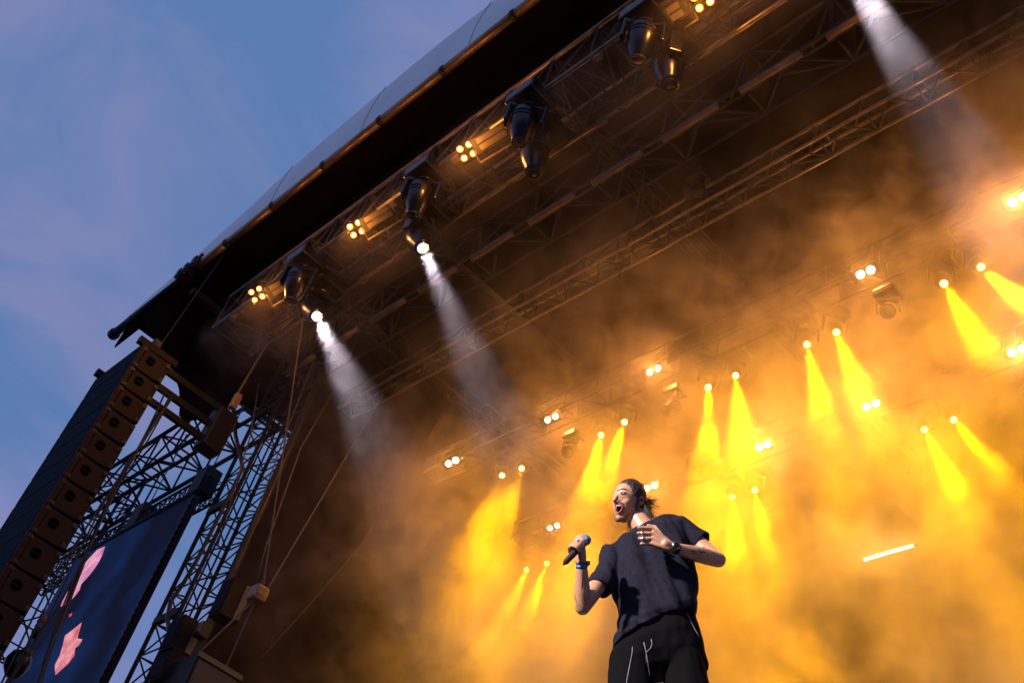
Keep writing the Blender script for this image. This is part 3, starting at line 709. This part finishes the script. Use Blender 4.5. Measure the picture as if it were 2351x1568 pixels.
cap(B_, H(.078, .040, 0), H(.104, .004, 0), .007, .012)                # nose
cap(B_, H(.088, -.002, .012), H(.088, -.002, -.012), .010, .010)
cap(B_, H(.062, .046, .040), H(.076, .044, .010), .008, .008); cap(B_, H(.062, .046, -.040), H(.076, .044, -.010), .008, .008)   # brow
B_.ell(H(.040, -.004, .034), (f*.034, sd_*.030, u_*.030), 12, 8); B_.ell(H(.040, -.004, -.034), (f*.034, sd_*.030, u_*.030), 12, 8)
B_.ell(H(.066, -.045, 0), (f*.022, sd_*.030, u_*.030), 14, 10)
for s_ in (-1, 1):                                                       # ears
    B_.ell(H(-.024, .000, .077*s_), (f*.015+sd_*(.006*s_), sd_*.007, u_*.029), 12, 8)
    cap(B_, H(-.034, .022, .081*s_), H(-.036, -.012, .083*s_), .006, .005)
cap(B_, H(-.030, -.050, 0), pp(1486, 1222, -.01), .054, .062)            # neck
cap(B_, pp(1488, 1216, 0), pp(1440, 1250, 0), .045, .05); cap(B_, pp(1488, 1216, 0), pp(1545, 1212, 0), .05, .05)
rings(B_, [(pp(1420, 1262), pp(1560, 1222), .08), (pp(1418, 1340), pp(1578, 1300), .10), (pp(1428, 1420), pp(1580, 1370), .09), (pp(1425, 1480), pp(1590, 1420), .10)])
# legs inside the trousers
hipL, hipR = pp(1455, 1490), pp(1555, 1455)
kneL = hv*4.97+av*-.03; kneL.z = 2.43; kneR = hv*4.95+av*.27; kneR.z = 2.43
ankL = hv*5.03+av*-.05; ankL.z = DZ+.09; ankR = hv*5.03+av*.32; ankR.z = DZ+.09
for h_, k_, a_ in ((hipL, kneL, ankL), (hipR, kneR, ankR)):
    cap(B_, h_, k_, .082, .055); cap(B_, k_, a_, .052, .036)
# his right arm, hand on the microphone
shR, elR, wrR = pp(1420, 1272, .0), pp(1338, 1393, .10), pp(1335, 1290, .24)
cap(B_, shR, elR, .052, .040); cap(B_, elR, elR+(wrR-elR)*.35, .040, .041); cap(B_, elR+(wrR-elR)*.35, wrR, .041, .026)
mic0, mic1 = pp(1298, 1291, .34), pp(1356, 1226, .30); md = (mic1-mic0).normalized()
palm = pp(1330, 1242, .27)
cap(B_, wrR, palm, .026, .031); B_.ell(palm+md*.012, (md*.046, md.cross(bv).normalized()*.024, bv*.028), 14, 10)
toP = (palm-av*.02+Z*.02-(mic0+md*.10)); toP = (toP-md*toP.dot(md)).normalized(); ot = md.cross(toP)
if ot.dot(bv) < 0: ot = -ot
for k in range(4):
    c0 = mic0+md*(.088+.0215*k); rr = .0300; pts = []
    for j, an in enumerate((-8, 38, 84, 128, 168)):
        th = math.radians(an); pts.append(c0+toP*(rr*1.15*math.cos(th))+ot*(rr*1.25*math.sin(th)))
    for j in range(4): cap(B_, pts[j], pts[j+1], (.0105, .0102, .0095, .0088)[j], (.0102, .0095, .0088, .0080)[j], 10)
cap(B_, palm, mic0+md*.12+toP*.022-ot*.022, .013, .011, 10); cap(B_, mic0+md*.12+toP*.022-ot*.022, mic0+md*.155-ot*.020-toP*.004, .0105, .009, 10)
# his left arm, hand before the chest
shL, elL, wrL = pp(1560, 1214, -.01), pp(1648, 1284, .06), pp(1546, 1257, .22)
cap(B_, shL, elL, .054, .042); cap(B_, elL, elL+(wrL-elL)*.35, .042, .043); cap(B_, elL+(wrL-elL)*.35, wrL, .043, .027)
pl = pp(1512, 1238, .25)
cap(B_, wrL, pp(1528, 1249, .24), .025, .027)
for k in range(4): cap(B_, pp(1534, 1246+k*4, .235), pp(1500-1*k, 1214+k*11.5, .262-.006*k), .019, .0125, 10)
for k in range(4):
    kn = pp(1500-k, 1212+k*12, .265-.006*k); pi_ = pp(1467+(0, -1, 1, 6)[k], 1211+k*12.3, .272-.008*k); tp_ = pp(1474+2*k, 1214+k*11.5, .228); ti = pp(1488+k, 1216+k*11, .222)
    cap(B_, kn, pi_, .0105, .0098, 10); cap(B_, pi_, tp_, .0097, .009, 10); cap(B_, tp_, ti, .009, .008, 10)
cap(B_, pp(1520, 1232, .235), pp(1503, 1209, .215), .014, .0115, 10); cap(B_, pp(1503, 1209, .215), pp(1488, 1206, .22), .0105, .009, 10)
body = bake(B_, 'body', M['skin'], singer, .0045, 7)

# surface picking, to lay details on the skin and cloth
from mathutils.bvhtree import BVHTree
def bvh(ob): return BVHTree.FromObject(ob, bpy.context.evaluated_depsgraph_get())
bpy.context.view_layer.update()
def picker(ob):
    tr_ = BVHTree.FromPolygons([v.co+SL for v in ob.data.vertices], [tuple(p.vertices) for p in ob.data.polygons])
    def pick(x, y, lift=.001):
        d = ray(x, y).normalized(); h = tr_.ray_cast(V((0, 0, 0)), d)
        return (h[0]-d*lift, h[1]) if h[0] else (pp(x, y, .1), bv)
    return pick
pk = picker(body)
def lay(name, m, pts, r, parent=body, pick=None, lift=.0):
    return MB().path([(pick or pk)(x, y, lift)[0] for x, y in pts], r, 6).build(name, m, parent, smooth=True)
def disc(name, m, x, y, rx, ry, rot=0, parent=body, th=.004, lift=0):
    p, n = pk(x, y, lift); a = (av*math.cos(rot)+Z*math.sin(rot)); a = (a-n*a.dot(n)).normalized(); b = n.cross(a)
    return MB().ell(p, (a*rx, b*ry, n*th), 14, 8).build(name, m, parent, smooth=True)
disc('mouth', M['mouth'], 1421, 1166, .015, .022, math.radians(-20), th=.007)
lp_ = [(1412, 1160), (1416, 1155.5), (1423, 1156), (1430, 1159.5), (1429, 1166), (1425, 1173), (1419, 1177), (1414, 1172), (1411.5, 1166), (1412, 1160)]
lay('lips', M['lip'], lp_, .0042, lift=.003)
lay('teeth', M['teeth'], [(1415, 1159.5), (1421, 1160), (1427, 1162)], .0028, lift=.006)
disc('eye', M['eyew'], 1430, 1132, .0115, .006, .3, th=.004); disc('iris', M['hair'], 1427.8, 1132.2, .0052, .0056, 0, th=.0065)
lay('eyelid', M['beard'], [(1424.5, 1131.5), (1428, 1129), (1432, 1128.7), (1436, 1130.5)], .0022, lift=.003)
lay('eyebrow', M['hair'], [(1418, 1127), (1423, 1123.5), (1430, 1121.5), (1438, 1123.5)], .0040, lift=.001)
for nx, ny in ((1417.5, 1146), (1410.5, 1151)): disc('nostril', M['mouth'], nx, ny, .0052, .004, 0, th=.003)
lay('moustache', M['beard'], [(1411, 1155), (1417, 1151.5), (1424, 1153), (1432, 1157)], .0034, lift=0)
disc('ear_bud', M['black'], 1473, 1146, .010, .011, 0, th=.006)
# stubble beard: a thin shell over the jaw, chin and sideburns
nk0, nk1 = H(-.030, -.050, 0), pp(1486, 1222, -.01)
def shell(name, m, inside, off):
    vs_, fs_ = [v.co+SL for v in body.data.vertices], []
    nn = [v.normal.copy() for v in body.data.vertices]; remap = {}; out_v = []; out_f = []
    ok = []
    for v in vs_:
        q = v-HC; t0 = max(0, min(1, (v-nk0).dot(nk1-nk0)/(nk1-nk0).length_squared)); dn_ = (v-nk0-(nk1-nk0)*t0).length
        ok.append(q.length < .17 and not (dn_ < .068 and q.dot(u_) < -.055) and (v-pp(1458, 1195, .045)).length > .032 and inside(q.dot(f), q.dot(u_), q.dot(sd_)))
    for p_ in body.data.polygons:
        if all(ok[i] for i in p_.vertices):
            face = []
            for i in p_.vertices:
                if i not in remap: remap[i] = len(out_v); out_v.append(vs_[i]+nn[i]*off)
                face.append(remap[i])
            out_f.append(tuple(face))
    mb_ = MB(); mb_.add(out_v, out_f); o_ = mb_.build(name, m, body, smooth=True); return o_
def bz(a, b, c):
    j = mnoise.noise(V((a*90, b*90, c*90)))*.006
    chin = b < -.086+j and a > .025
    jaw_ = b < -.046-.45*max(0, a)+j and .012 < a <= .06 and abs(c) > .026 and b > -.105-.2*a
    burn = -.012 < a < .012+j and abs(c) > .050 and -.085 < b < .02
    return (chin and b > -.135) or jaw_ or burn
shell('beard', M['beard'], bz, .0012)
# hair
hb_ = MB()
hb_.ell(H(-.026, .040, 0), (f*.092, sd_*.081, u_*.086), 24, 16)
hb_.ell(H(-.060, -.010, 0), (f*.052, sd_*.068, u_*.075), 20, 12)
hb_.ell(H(-.100, -.010, .02), (f*.026, sd_*.030, u_*.030), 12, 8)
cap(hb_, H(.030, .092, .012), H(.010, .105, .0), .010, .014)
cap(hb_, H(.006, .050, .066), H(-.006, -.005, .070), .010, .006)
hair = bake(hb_, 'hair', M['hair'], body, .005, 1, lambda c, n: n*(.003*mnoise.noise(V((c.x*60, c.y*60, c.z*25)))))
st_ = MB(); rnd = random.Random(3)
def strand(x, y, dx, dy, L_, o=.0, r=.0022, curl=3):
    pts = []
    for k in range(7):
        t_ = k/6; pts.append(pp(x+dx*t_+curl*math.sin(t_*5+x), y+dy*t_+curl*math.cos(t_*4+y), o))
    st_.path(pts, [r*.5*(1.15-t/6) for t in range(7)], 5)
for k in range(64): strand(1484+rnd.uniform(-5, 8), 1152+rnd.uniform(-8, 12), rnd.uniform(10, 30), rnd.uniform(-16, 12), 1, rnd.uniform(-.06, .03), rnd.uniform(.002, .004), rnd.uniform(1, 3.5))
for k in range(80): strand(1478+rnd.uniform(-4, 6), 1160+rnd.uniform(-6, 14), rnd.uniform(16, 28), rnd.uniform(22, 34), 1, rnd.uniform(-.03, .05), rnd.uniform(.003, .0055), rnd.uniform(.6, 2))
for k in range(34): strand(1450+rnd.uniform(-3, 3), 1195+rnd.uniform(-4, 4), rnd.uniform(-14, 2), rnd.uniform(12, 26), 1, -.03, rnd.uniform(.0016, .0028), rnd.uniform(1.5, 4))
st_.build('loose_strands', M['hair'], hair, smooth=True)
# rings, watch, bands
for (x, y), k_, m_ in (((1474, 1211), .0125, 'silver'), ((1474, 1224.5), .0125, 'gold'), ((1476, 1236.5), .014, 'silver')):
    c = pp(x, y, .262); MB().tube(c-av*.006, c+av*.006, k_, 12).build('ring', M[m_], body, smooth=True)
c = pk(1478, 1236.5, .003)[0]; MB().ell(c, (av*.021, bv*.006, Z*.0085), 14, 8).build('ring_stone', M['eyew'], body, smooth=True)
for (x, y) in ((1327, 1241), (1337, 1231)): disc('ring', M['blueband'], x, y, .008, .008, 0, th=.005)
wd = (elL-wrL).normalized(); wc = wrL+wd*.012
MB().lathe(wc-wd*.011, wd, [(0, .0295), (.022, .031)], 18).build('watch_strap', M['black'], body, smooth=True)
p, n = pk(1552, 1252, 0); MB().lathe(p-n*.004, n, [(0, .021), (.008, .021), (.011, .018)], 18).build('watch_case', M['silver'], body, smooth=True)
MB().lathe(p+n*.0075, n, [(0, .0165), (.001, .016)], 18).build('watch_dial', M['blackgloss'], body, smooth=True)
wq = (elR-wrR).normalized()
MB().lathe(wrR+wq*.012, wq, [(0, .0285), (.016, .030)], 18).build('wristband', M['blueband'], body, smooth=True)
MB().lathe(wrR-wq*.006, wq, [(0, .0285), (.014, .0295)], 18).build('wristband', M['purpleband'], body, smooth=True)
MB().box(wrR+av*.032, (.012, .006, .010)).build('band_clasp', M['purpleband'], body)
# tattoos
tt_ = MB(); rt_ = random.Random(11)
for k in range(52):
    x, y = rt_.gauss(1609, 11), rt_.gauss(1265, 4.5); p, n = pk(x, y, -.0004)
    a = (av*math.cos(.1)+Z*math.sin(rt_.uniform(-.5, .3))); a = (a-n*a.dot(n)).normalized(); b = n.cross(a)
    tt_.ell(p, (a*rt_.uniform(.004, .012), b*rt_.uniform(.0012, .003), n*.0012), 8, 6)
tt_.build('tattoo', M['ink'], body, smooth=True)
tt_ = MB()
for pts in ([(1320, 1362), (1322, 1375), (1327, 1388), (1334, 1392)], [(1318, 1370), (1324, 1390), (1330, 1398)], [(1345, 1362), (1349, 1372), (1347, 1380)], [(1336, 1310), (1337, 1330), (1336, 1350)]):
    tt_.path([pk(x, y, -.0006)[0] for x, y in pts], .0022, 5)
tt_.build('tattoo', M['ink'], body, smooth=True)

# T-shirt
T_ = MB()
rings(T_, [(pp(1449, 1226), pp(1512, 1200), .060), (pp(1424, 1246), pp(1545, 1186), .085), (pp(1402, 1262), pp(1580, 1206), .112), (pp(1399, 1318), pp(1590, 1262), .132),
           (pp(1406, 1362), pp(1598, 1305), .132), (pp(1419, 1400), pp(1600, 1345), .130), (pp(1414, 1434), pp(1600, 1370), .138), (pp(1404, 1470), pp(1602, 1390), .144), (pp(1407, 1489), pp(1599, 1406), .138)], 28)
def sleeve(p, q, r1, r2):
    p, q = V(p), V(q); d = q-p; Ln = d.length
    T_.lathe(p, d, [(-r1*.7, .01), (-r1*.45, r1*.72), (0, r1), (Ln*.6, (r1+r2)/2), (Ln, r2), (Ln+.001, r2-.010), (Ln-.045, r2-.012), (Ln-.046, .005)], 20)
sleeve(pp(1412, 1276, .0), pp(1374, 1352, .055), .074, .068)
sleeve(pp(1556, 1216, -.01), pp(1613, 1249, .02), .078, .072)
def folds(c, n):
    a = c.dot(av); z = c.z
    q = a*.85+z*.52          # across the pull of the cloth
    w1 = mnoise.noise(V((q*13, (z-a)*2.2, 1.3))); w2 = mnoise.noise(V((q*30, (z-a)*5, 7.7))); w3 = mnoise.noise(V((a*7, z*22, 3.1)))
    low = max(0, min(1, (3.02-z)/.2))
    top_ = max(.25, min(1, (3.42-z)/.15))
    return n*(.030*w1*top_ + .008*w2 + .018*low*w3)
tee = bake(T_, 't_shirt', M['tee'], singer, .006, 3, folds)
M['rib'] = mat('navy_rib_knit', (.012, .013, .028), .95, spec=.05)
cc_ = (pp(1448, 1229)+pp(1515, 1203))/2; ha_ = (pp(1515, 1203)-pp(1448, 1229))/2
MB().path([cc_+ha_*math.cos(t*math.pi/9)*1.02+bv*(.066*math.sin(t*math.pi/9))+Z*(.006-.020*max(0, math.sin(t*math.pi/9))) for t in range(19)], .0065, 6).build('collar', M['rib'], tee, smooth=True)
# trousers
Q_ = MB()
rings(Q_, [(pp(1420, 1462), pp(1588, 1388), .106), (pp(1414, 1486), pp(1596, 1412), .114), (pp(1402, 1505), pp(1607, 1448), .138), (pp(1397, 1535), pp(1618, 1495), .140), (pp(1396, 1560), pp(1628, 1530), .11)], 26)
kl, kr = kneL, kneR
for a0, k0, n0 in ((pp(1450, 1520), kl, ankL), (pp(1560, 1495), kr, ankR)):
    cap(Q_, a0, k0, .112, .112, 18); cap(Q_, k0, n0+Z*.02, .112, .085, 18)
def tf(c, n): return n*(.010*mnoise.noise(V((c.dot(av)*9, c.dot(hv)*9, c.z*4)))+.004*mnoise.noise(V((c.dot(av)*24, 2, c.z*14))))
trs = bake(Q_, 'trousers', M['trouser'], singer, .008, 3, tf)
pt = picker(trs)
lay('side_piping', M['cord'], [(1452, 1484), (1451, 1500), (1447, 1520), (1442, 1545), (1437, 1575), (1433, 1600)], .0018, trs, pt, .0005)
lay('pocket_piping', M['cord'], [(1577, 1407), (1584, 1422), (1592, 1438), (1600, 1452), (1605, 1462)], .0018, trs, pt, .0005)
lay('drawstring', M['cord'], [(1478, 1474), (1481, 1486), (1483, 1496), (1487, 1515), (1489, 1535), (1492, 1550)], .0020, trs, pt, .002)
lay('drawstring', M['cord'], [(1495, 1466), (1497, 1477), (1494, 1487), (1484, 1496), (1484, 1512), (1487, 1530)], .0018, trs, pt, .002)
for a_ in (ankL, ankR):
    s2 = MB(); cap(s2, a_-Z*.045-bv*.05, a_-Z*.05+bv*.13-av*.02, .042, .038, 14); bake(s2, 'shoe', M['black'], singer, .008, 1)
# microphone
mic = thing('microphone', "dark handheld microphone with blue-grey mesh head in the singer's raised fist", 'microphone', mic0)
MB().lathe(mic0, md, [(0, .013), (.006, .015), (.03, .0150), (.034, .0165), (.15, .0185), (.165, .021)], 18).build('handle', M['micbody'], mic, smooth=True)
MB().lathe(mic0+md*.165, md, [(0, .021), (.008, .026), (.022, .028), (.036, .025), (.046, .016), (.049, .004)], 18).build('mesh_head', M['micball'], mic, smooth=True)
MB().tube(mic0-md*.018, mic0, .006).build('antenna_stub', M['black'], mic)
# follow spot out over the crowd, aimed at the singer
fsp = V((-4.9, -4.3, 6.0)); tgt = pp(1490, 1300)
follow = spot('follow_spot', fsp, tgt-fsp, 8600, (1.0, .86, .76), 13, .2, .16)

# ------------------------------------------------------------------ smoke filling the stage
def smoke():
    x0, x1, y0, y1, z0, z1 = -12.3, 5, 3.25, 12.5, DZ+.02, 11.0
    me = MB().box(((x0+x1)/2, (y0+y1)/2, (z0+z1)/2), ((x1-x0)/2, (y1-y0)/2, (z1-z0)/2))
    m = bpy.data.materials.new('stage_smoke'); m.use_nodes = True; t = m.node_tree; t.nodes.clear()
    o = N(t, 'ShaderNodeOutputMaterial'); vs = N(t, 'ShaderNodeVolumePrincipled')
    vs.inputs['Color'].default_value = (.96, .87, .74, 1); vs.inputs['Anisotropy'].default_value = .45
    co = N(t, 'ShaderNodeTexCoord')
    nz = N(t, 'ShaderNodeTexNoise'); nz.inputs['Scale'].default_value = .55; nz.inputs['Detail'].default_value = 6; nz.inputs['Roughness'].default_value = .64; nz.inputs['Distortion'].default_value = .5
    L(t, co, 'Object', nz, 'Vector')
    mr = N(t, 'ShaderNodeMapRange', interpolation_type='SMOOTHSTEP'); mr.inputs['From Min'].default_value = .43; mr.inputs['From Max'].default_value = .66
    mr.inputs['To Min'].default_value = .025; mr.inputs['To Max'].default_value = .42
    L(t, nz, 'Fac', mr, 'Value')
    sp = N(t, 'ShaderNodeSeparateXYZ'); L(t, co, 'Object', sp, 'Vector')
    def rng(axis, a, b, lo, hi):
        k = N(t, 'ShaderNodeMapRange', interpolation_type='SMOOTHSTEP'); k.inputs['From Min'].default_value = a; k.inputs['From Max'].default_value = b; k.inputs['To Min'].default_value = lo; k.inputs['To Max'].default_value = hi
        L(t, sp, axis, k, 'Value'); return k
    def op(kind, p, q):
        mu = N(t, 'ShaderNodeMath', operation=kind)
        for i, v in enumerate((p, q)):
            if isinstance(v, (int, float)): mu.inputs[i].default_value = v
            else: L(t, v, 0, mu, i)
        return mu
    back = op('MULTIPLY', rng('Y', 4.5, 7.0, 0, 1), rng('Z', 9.6, 10.9, 1, .3))
    front = op('ADD', op('MULTIPLY', rng('Z', 6.3, 8.5, .12, 1), rng('Z', 8.2, 9.4, .085, .018)), 0.0)
    n2 = N(t, 'ShaderNodeTexNoise'); n2.inputs['Scale'].default_value = 1.9; n2.inputs['Detail'].default_value = 4; n2.inputs['Roughness'].default_value = .6; n2.inputs['Distortion'].default_value = 1.0
    L(t, co, 'Object', n2, 'Vector')
    m2 = N(t, 'ShaderNodeMapRange', interpolation_type='SMOOTHSTEP'); m2.inputs['From Min'].default_value = .36; m2.inputs['From Max'].default_value = .66; m2.inputs['To Min'].default_value = .12; m2.inputs['To Max'].default_value = 2.3
    L(t, n2, 'Fac', m2, 'Value')
    mr = op('MULTIPLY', mr, m2)
    cur = op('MULTIPLY', op('MULTIPLY', mr, op('ADD', back, front)), rng('X', -12.3, -9.3, .5, 1))
    wisp = op('MULTIPLY', op('MULTIPLY', rng('Y', 3.9, 4.5, .07, 0), rng('Z', 8.9, 9.3, 0, 1)), rng('Z', 9.8, 10.2, 1, 0))
    cur = op('ADD', cur, op('MULTIPLY', wisp, m2))
    L(t, cur, 0, vs, 'Density'); L(t, vs, 0, o, 'Volume')
    ob = me.build('smoke_volume', m); tag(ob, kind='stuff')  # uneven stage smoke, denser towards the rear
smoke()
